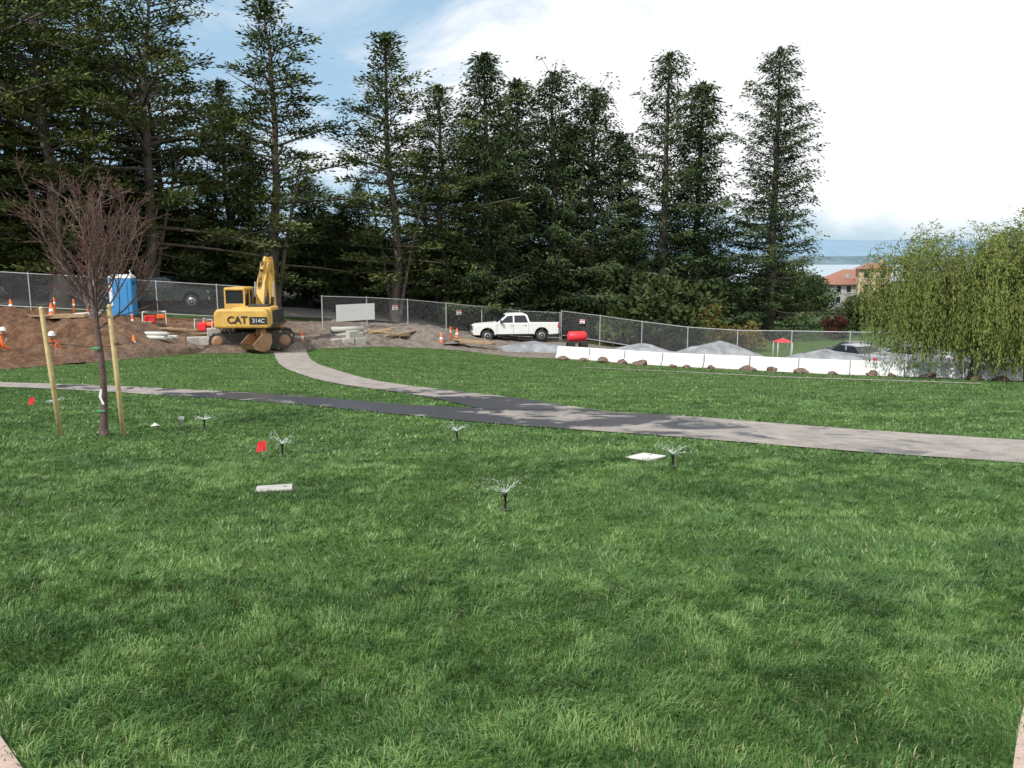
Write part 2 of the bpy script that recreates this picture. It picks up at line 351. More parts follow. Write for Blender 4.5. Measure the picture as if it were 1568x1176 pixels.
def blades(n,y0,y1,h,w,two,seed):
    r=np.random.default_rng(seed)
    y=np.sqrt(r.uniform(y0*y0,y1*y1,n)); x=r.uniform(-1,1,n)*(.69*y+.8)
    ex=x+r.normal(0,.03,n); ey=y+r.normal(0,.03,n)
    k=~inpoly(ex,ey,polyA)&~inpoly(ex,ey,polyB)&~inpoly(ex,ey,polyF)&~inpoly(x,y,dpoly)
    k&=inpoly(ex,ey,polyL)|(np.abs(x)>7)|(y>12)
    for bx,by,ax,ay in boxes: k&=~((np.abs(x-bx)<ax)&(np.abs(y-by)<ay))
    for bx,by,br in bare: k&=~((((x-bx)**2+(y-by)**2)<(br*(.7+.5*r.random(n)))**2)&(r.random(n)<.85))
    x=x[k];y=y[k]; n=len(x)
    cx=np.floor(x/.10+.35*np.sin(y*9)); cy=np.floor(y/.10+.35*np.sin(x*11)); hs=np.sin(cx*127.1+cy*311.7)*43758.5453; hs=hs-np.floor(hs)
    hs2=np.sin(cx*269.5+cy*183.3)*43758.5453; hs2=hs2-np.floor(hs2)
    pt=lawnpatch(x,y); p2=fbm(x+5,y+3,2.2,3)
    th=hs*6.283*.6+8*fbm(x,y,1.3,2)+r.normal(0,.9,n)
    lean=.15+.55*hs2+r.uniform(0,.75,n)+1.0*np.clip(p2-.5,-.1,1)
    H=h*r.uniform(.5,1.25,n)*(.75+.5*p2+.35*(hs2-.5)); W=w*r.uniform(.6,1.3,n)
    z=T(x,y)-.004; b=np.stack([x,y,z],-1); d=np.stack([np.cos(th),np.sin(th),np.zeros(n)],-1)
    a2=r.uniform(0,np.pi,n); s=np.stack([np.cos(a2),np.sin(a2),np.zeros(n)],-1)*W[:,None]*.5
    up=np.array([0,0,1.]); lean=np.maximum(lean,.05)
    ti=np.clip(.47+1.5*(pt-.5)+.48*(r.random(n)-.5)+.30*(hs-.5),0.02,.93); ti[r.random(n)<.015+.03*(p2<.36)]=1
    tip=b+(up*(H/np.sqrt(1+lean**2*.8))[:,None])+d*(H*lean*.8)[:,None]
    if two:
        mid=b+up*(H*.62)[:,None]+d*(H*lean*.28)[:,None]
        mb.add(np.stack([b-s,b+s,mid+s*.8,mid-s*.8],1),0,ti); mb.add(np.stack([mid-s*.8,mid+s*.8,tip],1),0,ti)
    else: mb.add(np.stack([b-s,b+s,tip],1),0,ti)
blades(160000,1.85,5,.050,.0047,True,1)
blades(170000,5,10,.050,.0085,False,2)
blades(125000,10,20,.055,.017,False,3)
blades(80000,20,47,.06,.036,False,4)
obj('lawn_grass',mb.build('lawn_grass',[M['blade']]))
# ---------------------------------------------------------------- conifers
def conifer(name,H,Rr,seed,kind,lean=0,pw=.6):
    r=np.random.default_rng(seed); mb=MB()
    if kind=='cyp': h0,nb,smin,cd,k,slo,shi=.12,100,.28,3.0,23,.02,.55
    elif kind=='red': h0,nb,smin,cd,k,slo,shi=.02,200,.12,2.8,18,-.25,.35
    else: h0,nb,smin,cd,k,slo,shi=.04,150,.15,2.8,19,-.18,.45
    zz=np.linspace(0,H*.98,14); wob=np.cumsum(r.normal(0,.12 if kind=='cyp' else .04,(14,2)),axis=0); wob-=wob[0]; wob[:,0]+=lean*(zz/H)**1.3
    tr=H*.018*(1-zz/H)**.8+.02; tr[0]*=1.5
    tp=np.column_stack([wob,zz]); mb.tube(tp,tr,8,0)
    ph=r.uniform(0,6.28,4)
    if kind=='cyp':
        for q in range(2):
            a=r.uniform(0,6.28); s=np.linspace(0,1,6)
            P=np.column_stack([np.cos(a)*(.3+2.2*s**1.3),np.sin(a)*(.3+2.2*s**1.3),s*H*.5]); mb.tube(P,.16*(1-s*.75),6,0)
    for i in range(nb):
        f=(i+r.uniform(-.4,.4))/nb; f=min(max(f,0),1); h=H*(h0+(.985-h0)*f**.92); uu=(h/H-h0)/(1-h0)
        az=i*2.39996+r.normal(0,.4)
        if kind=='cyp':
            L=Rr*(.58+.5*math.sin(math.pi*min(1,uu*.85+.12)))*(1-uu**3.4)*r.choice([r.uniform(.4,.75),r.uniform(.8,1.25)])*(1+.28*math.sin(az*2+ph[0]+uu*5))
        elif kind=='red':
            L=Rr*((1-uu)**pw*.97+.04)*r.uniform(.62,1.15)*(1+.15*math.sin(az*2+ph[0]+uu*7))
        else:
            L=Rr*(min(1,.65+uu*1.6))*((1-uu)**pw+.03)*r.uniform(.42,1.2)*(1+.28*math.sin(az*2+ph[0]+uu*9))
        L=max(L,.45)
        sl=slo+(shi-slo)*uu+r.normal(0,.12); cv=(.24 if kind!='cyp' else -.10)+r.normal(0,.08)
        o=np.array([math.cos(az),math.sin(az),0]); lat=np.array([-o[1],o[0],0])
        b0=np.array([np.interp(h,zz,wob[:,0]),np.interp(h,zz,wob[:,1]),h])
        bend=r.normal(0,.18)
        def P(s): s=np.asarray(s)[...,None]; return b0+o*(L*s)+lat*(bend*L*s*s)+np.array([0,0,1.])*(sl*L*s+cv*L*s*s*(1 if kind!='cyp' else .6))
        ss=np.linspace(0,1,5); mb.tube(P(ss),(.013*L+.018)*(1-.85*ss)+.006,4,0)
        if kind=='cyp' and r.random()<.06: continue
        nc=max(3,int(L*cd*r.uniform(.8,1.15)))
        s=smin+(1-smin)*r.random(nc)**.8
        off=r.uniform(-1,1,nc)*(.26*L+.12)*(1.2-s)
        c=P(s)+lat*off[:,None]+o*(-abs(off)*.4)[:,None]
        if kind=='cyp':
            c[:,2]+=r.normal(.06,.12,nc)
            for q in range(0,nc,3):
                mb.tube(np.array([P(max(.1,s[q]-.15)),c[q]]),[.02,.008],3,0)
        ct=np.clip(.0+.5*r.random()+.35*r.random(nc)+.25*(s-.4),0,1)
        sp=(.40,.11) if kind=='cyp' else (.36,.10)
        cc=np.repeat(c,k,0); ct=np.repeat(ct,k); n=len(cc)
        off3=r.normal(size=(n,3))*np.array([sp[0],sp[0],sp[1]])
        if kind!='cyp': off3[:,2]-=np.abs(off3[:,0]*off3[:,1])*1.5
        cc=cc+off3
        d=o*.9+off3*1.4+r.normal(0,.4,(n,3)); d[:,2]+= -.35 if kind!='cyp' else .2
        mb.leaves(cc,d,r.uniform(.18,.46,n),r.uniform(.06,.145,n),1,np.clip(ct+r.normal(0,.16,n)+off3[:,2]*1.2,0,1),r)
    n=350; hh=H*(1-.07*r.random(n)**1.3); a=r.uniform(0,6.28,n); rad=(H-hh)*.45*r.random(n)+.03
    c=np.column_stack([wob[-1,0]+np.cos(a)*rad,wob[-1,1]+np.sin(a)*rad,hh-.2]); d=np.column_stack([np.cos(a),np.sin(a),r.uniform(0,1.2,n)])
    mb.leaves(c,d,r.uniform(.15,.4,n),r.uniform(.05,.11,n),1,r.random(n),r)
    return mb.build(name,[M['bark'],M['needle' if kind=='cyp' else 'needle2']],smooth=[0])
def put(name,me,x,y,rz=0,sc=1,parent=None): return obj(name,me,(x,y,g(x,y)-.1),parent,rz,sc)
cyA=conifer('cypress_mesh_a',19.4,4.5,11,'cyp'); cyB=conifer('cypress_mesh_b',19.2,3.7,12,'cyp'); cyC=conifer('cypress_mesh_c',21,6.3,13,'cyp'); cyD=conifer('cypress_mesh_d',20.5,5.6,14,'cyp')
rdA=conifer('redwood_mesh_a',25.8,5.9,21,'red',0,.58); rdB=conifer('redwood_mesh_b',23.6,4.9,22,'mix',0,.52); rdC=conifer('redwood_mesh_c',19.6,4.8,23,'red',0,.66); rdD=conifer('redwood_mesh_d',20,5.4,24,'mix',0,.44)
put('cypress_tree',cyA,-15.4,52,.3)
put('cypress_tree',cyB,-8.1,56,1.2)
put('cypress_tree',cyC,-22.5,50,0,.97)
put('cypress_tree',cyD,-26.5,47,2.1,1.05)
put('cypress_tree',cyC,-31.5,45,1.1,1.05)
put('cypress_tree',cyA,-36.5,49,2.5,1.25)
put('cypress_tree',cyD,-5.0,59,3.4,.83)
put('redwood_tree',rdC,-1.9,60,0,1.02)
put('redwood_tree',rdD,3.1,63,.8,1.0)
put('redwood_tree',rdD,6.2,64,2.6,.97)
put('redwood_tree',rdB,12.3,67,0,1.0)
put('redwood_tree',rdC,15.6,69,2.2,1.12)
put('redwood_tree',rdA,23.7,74,.5,1.0)
back=empty('background_tree_mass')
k=0
for (x,y,me,s,rz) in [(-40,54,cyD,1.15,1),(-33,55,cyC,1,2),(-28,55,cyD,1.05,3),(-24,57,cyC,.82,4),(-18.5,58,rdC,.62,5),(-21.5,62,cyB,.85,.4),(-12,64,rdC,.50,1.3),(-7,66,rdD,.66,2.2),(.5,66,rdC,1.02,4.1),(8.8,68,rdC,.88,.7),(18.4,78,rdC,.5,1.9),(-20,54,rdC,.45,.1),(-25,54,rdC,.5,1.6),(-29,51,rdD,.52,.9),(-15,60,rdD,.48,1),(-3.4,64,rdD,.74,3),(4.5,67,rdD,.86,2.4),(-35,52,rdC,.6,.9),(10,66,rdD,.5,2),(-32,49,cyB,.8,4.2),(20.5,80,rdD,.42,1),(-12,58,rdD,.38,4),(14,70,rdD,.5,3),(-1,70,rdD,.8,1)]:
    put('tree_%d'%k,me,x,y,rz,s,back); k+=1
# ---------------------------------------------------------------- bushes / broadleaf
def bush(name,H,Rr,seed,mat,n=4000,ls=.22,lobes=14,trunk=True):
    r=np.random.default_rng(seed); mb=MB()
    for q in range(6):
        a=r.uniform(0,6.28); P=np.array([[0,0,0],[math.cos(a)*.1*Rr,math.sin(a)*.1*Rr,H*.3],[math.cos(a)*.5*Rr,math.sin(a)*.5*Rr,H*.7]]); mb.tube(P,[.03*H,.02*H,.008*H],5,0)
    L=[]
    for q in range(lobes):
        a=r.uniform(0,6.28); rr=Rr*.72*math.sqrt(r.random()); z=H*r.uniform(.28,.85)*(1-.3*rr/Rr); L.append((math.cos(a)*rr,math.sin(a)*rr,z,Rr*r.uniform(.22,.42),r.uniform(0,.5)))
    L=np.array(L); id=r.integers(0,lobes,n); d=r.normal(size=(n,3)); d/=np.linalg.norm(d,axis=1)[:,None]
    rad=L[id,3]*r.uniform(.55,1.12,n)
    c=L[id,:3]+d*rad[:,None]*np.array([1,1,.8]); c[:,2]=np.maximum(c[:,2],.05)
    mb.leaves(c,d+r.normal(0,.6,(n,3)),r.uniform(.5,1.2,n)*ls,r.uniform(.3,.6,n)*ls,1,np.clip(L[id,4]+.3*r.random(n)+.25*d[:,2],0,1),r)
    return mb.build(name,[M['bark'],mat],smooth=[0])
put('dark_shrub',bush('s1',4.6,2.4,31,M['leafg'],8000),31.5,73)
put('red_shrub',bush('s2',2.6,1.4,32,M['leafr'],3000,.2),28.2,70.5)
put('ochre_shrub',bush('s3',4.4,1.7,33,M['leafo'],4000,.2),14.8,60)
put('fresh_green_shrub',bush('s4',3.4,1.7,34,M['leafy'],3000,.2),7.6,60)
put('ochre_shrub',bush('s5',2.6,2.0,35,M['leafo'],3000,.2),17.8,62)
put('fresh_green_shrub',bush('s6',2.4,1.4,36,M['leafy'],2500,.2),34.8,71.5,0,.8)
b1=bush('b1',9,5,41,M['leafg'],4500,.6,20); b2=bush('b2',7,5,42,M['leafg'],3500,.6,16); b3=bush('b3',6,3.5,43,M['leafy'],2500,.5,12)
dist=empty('distant_tree_mass'); r=np.random.default_rng(5)
for q in range(150):
    y=r.uniform(95,900)**1.0 if q>75 else r.uniform(88,170); x=y*r.uniform(.20,.85)
    if 100<y<245 and .40<x/y<.475: continue
    me=[b1,b2,b1,b3][r.integers(0,4)]; put('tree_%d'%q,me,x,y,r.uniform(0,6),r.uniform(.7,1.15)*(.55 if y<170 else 1.0)*(1.5 if x/y<.36 else 1),dist)
und=empty('understory_shrubs')
for q in range(34):
    x=-44+q*1.75+r.normal(0,.6); y=r.uniform(60,68)+ (0 if x>-20 else -5); me=[b1,b2][q%2]; put('shrub_%d'%q,me,x,y,r.uniform(0,6),r.uniform(.6,1.0),und)
# ---------------------------------------------------------------- willow
def willow(name,seed,H=7.2,Rr=4.1):
    r=np.random.default_rng(seed); mb=MB()
    s=np.linspace(0,1,7); P=np.column_stack([.25*np.sin(s*2.5)-.25*s,.1*s,s*2.0]); mb.tube(P,.20-.07*s,8,0)
    top=P[-1]; ends=[]
    NL=17
    for q in range(NL):
        a=q*2.4+r.normal(0,.2); rr=Rr*r.uniform(.15,.80); hh=(H-.4)*(1-.30*(rr/Rr)**2)*r.uniform(.82,1.0)
        t=np.linspace(0,1,7)[:,None]; e=np.array([math.cos(a)*rr,math.sin(a)*rr,hh])
        m=top*.5+e*.5+np.array([0,0,.7]); Q=(1-t)**2*top+2*t*(1-t)*m+t*t*e; mb.tube(Q,.085*(1-t[:,0]*.85)+.01,5,0)
        ends.append(Q)
    nbun=130
    for q in range(nbun):
        L=ends[r.integers(0,NL)]; p=L[r.integers(3,7)]+r.normal(0,.30,3)
        az=math.atan2(p[1],p[0])+r.normal(0,.7); bt=r.uniform(0,.6)
        for w in range(14):
            az2=az+r.normal(0,.35); reach=r.uniform(.25,1.3); ln=r.uniform(.55,1.08)*(p[2]-.4)*r.uniform(.65,1.0); m=int(32*ln/2.5)+8
            t=np.sort(r.random(m)); st=p+r.normal(0,.18,3)
            arch=np.minimum(t*3,1)
            c=st+np.column_stack([math.cos(az2)*reach*np.sin(arch*1.57),math.sin(az2)*reach*np.sin(arch*1.57),.32*np.sin(arch*3.14)-ln*t**1.15])
            c+=r.normal(0,.03,c.shape); c[:,0]+=.08*np.sin(t*5+q); kk=c[:,2]>.35; c=c[kk]; arch=arch[kk]; m=len(c)
            d=np.column_stack([r.normal(0,.3,m),r.normal(0,.3,m),-np.ones(m)]); d[:,2]+=(1-arch)*1.2
            mb.leaves(c,d,r.uniform(.10,.2,m),r.uniform(.03,.05,m),1,np.clip(bt+.45*r.random(m),0,1),r)
    return mb.build(name,[M['bark'],M['willow']],smooth=[0])
w1=willow('willow_mesh_a',51); w2=willow('willow_mesh_b',52,7.0,3.8)
put('willow_tree',w1,19.2,33.2); put('willow_tree',w2,22.0,34.2,1.1); put('willow_tree',w2,26.5,36,2.4,1.1)
# ---------------------------------------------------------------- young bare tree + stakes
def bare_tree():
    r=np.random.default_rng(77); mb=MB()
    s=np.linspace(0,1,9); P=np.column_stack([.05*np.sin(s*4),.02*s,s*2.35]); mb.tube(P,.060-.026*s,8,0)
    mb.tube(np.array([[0,0,-.02],[0,0,.06],[0,0,.16]]),[.10,.075,.06],8,0)
    def grow(p,d,L,rad,dep):
        n=6; pts=[p]; dd=d.copy()
        for _ in range(n-1):
            dd=dd+r.normal(0,.07,3)+np.array([0,0,.05]); dd/=np.linalg.norm(dd); pts.append(pts[-1]+dd*L/(n-1))
        pts=np.array(pts); mb.tube(pts,np.linspace(rad,max(.0024,rad*.4),n),4,0)
        m=int(L*22)+2; i=r.random(m)*(n-1.01); a=pts[i.astype(int)]; b=pts[i.astype(int)+1]; c=a+(b-a)*(i%1)[:,None]
        if dep>=2: mb.leaves(c,r.normal(size=(m,3))+np.array([0,0,.6]),r.uniform(.012,.032,m),r.uniform(.008,.015,m),1,r.random(m),r)
        if dep<4:
            k=[7,6,4,2][dep]
            for q in range(k):
                f=r.uniform(.2,.95); j=min(int(f*(n-1)),n-2); st=pts[j]+(pts[j+1]-pts[j])*(f*(n-1)-j)
                ax=r.normal(size=3); nd=dd*1.0+ax/np.linalg.norm(ax)*r.uniform(.55,.85); nd/=np.linalg.norm(nd)
                grow(st,nd,L*r.uniform(.38,.62)*(1.15-.4*f),max(.0028,rad*.5),dep+1)
    for q in range(15):
        h=1.65+.05*q; a=q*2.4+r.normal(0,.2); p=np.array([.03,.02,min(h,2.33)]); e=.62+.085*q
        d=np.array([math.cos(a),math.sin(a),e]); d/=np.linalg.norm(d); grow(p,d,r.uniform(1.15,1.55)*(1+.012*q),.017,1)
    grow(np.array([-.03,.02,2.33]),np.array([0.05,0,1.]),1.25,.022,1)
    return mb.build('young_tree_mesh',[M['barkg'],M['bud']],smooth=[0])
yt=empty('young_bare_tree',(-6.33,12.2,g(-6.33,12.2)))
obj('trunk_and_twigs',bare_tree(),(0,0,0),yt)
box('tree_tie',(0,0,1.35),(.13,.12,.04),M['green'],yt,bevel=.01); box('tree_tie_low',(0,0,.38),(.14,.13,.03),M['green'],yt,bevel=.01)
prism('ribbon_tail',[(-.01,.62),(.03,.74),(.05,.72),(.03,.6),(.07,.5),(.04,.49)],.012,M['white'],loc=(.02,-.09,0),parent=yt,bevel=.002)
mbd=MB(); mbd.tube([[-.55,-.05,1.42],[-.2,0,1.38],[0,0,1.36],[.2,0,1.38],[.42,-.05,1.42]],[.006]*5,4,0); obj('tie_strap',mbd.build('tie',[M['black']]),(0,0,0),yt)
for x,y,rx,ry,h in [(-6.92,12.05,.02,-.05,1.98),(-5.98,12.1,.0,-.035,2.02)]:
    e=empty('wooden_stake',(x,y,g(x,y)))
    lathe('stake',[(.036,-.1),(.037,h*.5),(.034,h-.03),(.024,h)],M['wood'],(0,0,0),e,(rx,ry,0),14)
    lathe('wire_band',[(.04,0),(.04,.02)],M['dgrey'],(0,0,1.42),e,(rx,ry,0),12)
# ---------------------------------------------------------------- sprinklers, flags, boxes
def sprinkler(x,y,s,spray):
    e=empty('sprinkler_head',(x,y,g(x,y)+.02))
    lathe('riser',[(.016,0),(.013,.01),(.012,.11*s),(.019,.112*s),(.021,.135*s),(.017,.142*s)],M['black'],(0,0,0),e,n=14)
    lathe('collar',[(.03,0),(.032,.012),(.02,.018)],M['dgrey'],(0,0,0),e,n=14)
    r=np.random.default_rng(int(abs(x*100))); mb=MB()
    for q in range(13):
        a=q*.483+r.normal(0,.12); v=r.uniform(.5,1.0)*spray; n=34; t=np.sort(r.random(n)**1.3); el=r.uniform(.45,1.05)
        c=np.column_stack([np.cos(a)*v*t,np.sin(a)*v*t,.14*s+v*(el*t-.35*t*t)]); c+=r.normal(0,.010,c.shape)*t[:,None]*2
        d=np.column_stack([np.full(n,np.cos(a)),np.full(n,np.sin(a)),el-.7*t]); mb.leaves(c,d,r.uniform(.010,.04,n)*(1-.6*t),np.full(n,.0020)*(y/7),0,np.full(n,.5),r)
    n=160; rr=spray*2.2*np.sqrt(r.random(n)); a=r.uniform(0,6.28,n); c=np.column_stack([rr*np.cos(a),rr*np.sin(a),.05+.42*spray*r.random(n)*(1.3-rr/(spray*2.2))*2])
    mb.leaves(c,r.normal(size=(n,3)),r.uniform(.003,.008,n),np.full(n,.004),0,np.full(n,.5),r)
    obj('water_spray',mb.build('spray',[M['drop']]),(0,0,0),e)
for x,y,s,sp in [(-.06,6.95,1.15,.33),(-2.96,10.1,1.2,.26),(1.88,9.14,1.1,.26),(-.8,11.4,1.0,.22),(-5.0,12.8,1.1,.2),(-8.9,15.4,1.2,.2)]: sprinkler(x,y,s,sp)
def flag(x,y):
    e=empty('marker_flag',(x,y,g(x,y)))
    mb=MB(); mb.tube([[0,0,0],[0,0,.19],[.005,0,.24]],[.002]*3,4,0); obj('wire',mb.build('w',[M['galv']]),(0,0,0),e)
    V=[];F=[]
    for i in range(6):
        for j in range(5): u=i/5; w=j/4; V.append((-.13*u,-.03*math.sin(u*5+w*2),.235-.125*w-.05*u+.012*math.sin(w*5+u*3)))
    for i in range(5):
        for j in range(4): a=i*5+j; F.append((a,a+5,a+6,a+1))
    pyd('flag_cloth',V,F,M['red'],(.06,0,0),e,smooth=True)
flag(-3.22,10.1); flag(-9.65,15.9)
def vbox(x,y,w,l,rz,m):
    e=empty('valve_box',(x,y,g(x,y)+.006),rz); box('lid',(0,0,.004),(w,l,.02),m,e,(-.088,0,0),.005); box('rim',(0,0,-.03),(w+.04,l+.04,.055),M['dgrey'],e,(-.088,0,0),.006)
    lathe('lid_hole',[(.018,0),(.018,.004)],M['black'],(w*.3,0,.012),e,(-.088,0,0),10)
vbox(-2.46,8.05,.36,.27,.25,M['conc']); vbox(1.69,9.93,.36,.38,.7,M['pvc'])
e=empty('pipe_stub',(-5.5,13.1,g(-5.5,13.1))); lathe('pipe',[(.035,0),(.035,.12),(.05,.125),(.05,.18),(.03,.185)],M['pvc'],(0,0,0),e,n=16)
e=empty('paper_scrap',(-5.85,12.9,g(-5.85,12.9)+.05)); pyd('scrap',[(-.06,-.04,0),(.05,-.05,.02),(.07,.04,.0),(-.03,.06,.03),(.0,0,.06)],[(0,1,4),(1,2,4),(2,3,4),(3,0,4)],M['pvc'],(0,0,0),e)
# ---------------------------------------------------------------- construction: excavator
def excavator(x,y):
    e=empty('excavator',(x,y,g(x,y)+.10))
    uc=empty('undercarriage',(0,0,0),math.radians(14),e)
    for sgn in (-1,1):
        c=1.0*sgn; pr=[]
        for k in range(13): a=math.pi/2+math.pi*k/12; pr.append((-1.5+.39*math.cos(a),.4+.39*math.sin(a)))
        for k in range(13): a=-math.pi/2+math.pi*k/12; pr.append((1.5+.39*math.cos(a),.4+.39*math.sin(a)))
        prism('track_%d'%(sgn+1),pr,.58,M['dgrey'],loc=(0,c,0),parent=uc,bevel=.02)
        P=np.array(pr+[pr[0]]); P=resample(P,46)
        for q in range(45):
            p=P[q]; t=P[q+1]-P[q]; box('pad',(p[0],c,p[1]),(.10,.62,.05),M['rust' if q%3==0 else 'dgrey'],uc,(0,-math.atan2(t[1],t[0]),0),0)
        for xx in (-1.5,1.5): lathe('sprocket',[(.1,-.31),(.27,-.31),(.27,.31),(.1,.31)],M['rust'],(xx,c,.4),uc,(math.pi/2,0,0),16)
        for xx in (-.9,-.45,0,.45,.9): lathe('roller',[(.11,-.305),(.11,.305)],M['dgrey'],(xx,c,.2),uc,(math.pi/2,0,0),12)
        box('track_frame',(0,c,.42),(2.6,.605,.22),M['dgrey'],uc)
    box('x_frame',(0,0,.6),(1.5,1.7,.35),M['dgrey'],uc)
    lathe('turntable',[(.6,.75),(.6,1.02)],M['dgrey'],(0,0,0),uc,n=24)
    u=empty('upper_structure',(0,.1,0),math.radians(3),e)
    box('deck',(0,-.1,1.1),(2.45,3.4,.16),M['dgrey'],u)
    cwp=[(-1.24,1.05),(1.24,1.05),(1.24,1.72),(1.1,1.92),(-1.1,1.92),(-1.24,1.72)]
    prism('counterweight',cwp,.62,M['yellow'],loc=(0,-1.75,0),parent=u,bevel=.09)
    box('engine_house',(.33,-.7,1.56),(1.8,1.45,.8),M['yellow'],u,bevel=.06)
    box('side_panel',(1.1,-.1,1.5),(.29,2.3,.62),M['black'],u,bevel=.03)
    box('counterweight_stripe',(.78,-2.07,1.4),(.8,.02,.34),M['black'],u,bevel=.005)
    box('toolbox',(.75,.95,1.45),(.7,.8,.5),M['yellow'],u,bevel=.05)
    box('muffler_box',(.5,-.6,2.0),(.9,.7,.12),M['dgrey'],u); lathe('exhaust_pipe',[(.05,0),(.05,.4)],M['dgrey'],(.8,-.6,2.05),u,n=10)
    cx,cy=-.76,.55
    box('cab_glass',(cx,cy,2.22),(.90,1.5,.95),M['glass'],u,bevel=.04); box('cab_base',(cx,cy,1.47),(.96,1.6,.6),M['yellow'],u,bevel=.04)
    box('cab_roof',(cx,cy,2.77),(.98,1.64,.14),M['yellow'],u,bevel=.05)
    for sx in (-1,1):
        for yy in (-.76,.1,.76): box('cab_pillar',(cx+sx*.45,cy+yy,2.22),(.07,.08,1.0),M['yellow'],u,bevel=.01)
    box('cab_rear_panel',(cx,cy-.77,1.9),(.9,.05,.35),M['yellow'],u,bevel=.01)
    bm=[(.75,1.25),(.95,1.15),(1.25,1.6),(1.75,2.7),(2.45,3.55),(3.3,3.95),(3.2,4.15),(2.2,4.0),(1.35,3.1),(.85,1.9)]
    prism('boom',bm,.42,M['yellow'],'X',(.12,0,0),u,bevel=.04)
    st=[(3.0,4.25),(3.35,4.3),(3.55,3.9),(3.75,1.7),(3.55,1.65),(3.2,3.6)]
    prism('stick',st,.3,M['yellow'],'X',(.12,0,0),u,bevel=.03)
    for sx in (-.32,.56):
        mb=MB(); mb.tube([[sx,1.5,1.3],[sx,1.75,2.3]],[.075,.075],10,0); mb.tube([[sx,1.75,2.3],[sx,1.95,3.05]],[.04,.04],10,1); obj('boom_cylinder',mb.build('c',[M['dgrey'],M['chrome']]),(0,0,0),u)
    mb=MB(); mb.tube([[.12,1.55,3.62],[.12,2.4,4.25]],[.085,.085],10,0); mb.tube([[.12,2.4,4.25],[.12,3.1,4.45]],[.045,.045],10,1); obj('stick_cylinder',mb.build('c',[M['yellow'],M['chrome']]),(0,0,0),u)
    mb=MB()
    for q in range(3): mb.tube([[.0+.07*q,1.1,2.2],[.0+.07*q,1.3,3.2],[.0+.07*q,1.8,3.95],[.0+.07*q,2.9,4.5],[.0+.07*q,3.4,4.1]],[.022]*5,5,0)
    obj('hydraulic_hoses',mb.build('h',[M['black']]),(0,0,0),u)
    def bucket(nm,par,loc,rot):
        pr=[(-.45,.75),(-.5,.35),(-.3,.02),(.1,-.05),(.55,.1),(.7,.3),(.62,.32),(.1,.1),(-.22,.15),(-.38,.4),(-.3,.75)]
        b=empty(nm,loc,0,par); b.rotation_euler=rot
        prism('shell',pr,.85,M['rust'],'Y',(0,0,0),b,bevel=.015)
        for sy in (-.42,.42): prism('cheek',[(-.45,.75),(-.5,.35),(-.3,.02),(.1,-.05),(.55,.1),(.7,.3),(.1,.75)],.04,M['rust'],'Y',(0,sy,0),b,bevel=.01)
        for k in range(5): box('tooth',(.74,-.36+.18*k,.34),(.18,.07,.05),M['dgrey'],b,(0,-.4,0),.01)
        for sy in (-.15,.15): box('ear',(-.25,sy,.82),(.3,.05,.3),M['rust'],b,bevel=.02)
    bucket('bucket',u,(.12,3.6,.5),(0,0,math.pi/2))
    bucket('spare_bucket',e,(.75,-1.75,.02),(0,0,math.radians(-120)))
    t=bpy.data.curves.new('lettering','FONT'); t.body='CAT'; t.size=.46; t.extrude=.006; t.offset=.012
    o=obj('lettering',t,(-.62,-2.075,1.28),u); o.rotation_euler=(math.pi/2,0,0); t.materials.append(M['black'])
    t=bpy.data.curves.new('model_number','FONT'); t.body='314C'; t.size=.26; t.extrude=.004
    o=obj('side_number',t,(.50,-2.085,1.31),u); o.rotation_euler=(math.pi/2,0,0); t.materials.append(M['white'])
excavator(-12.5,38.7)
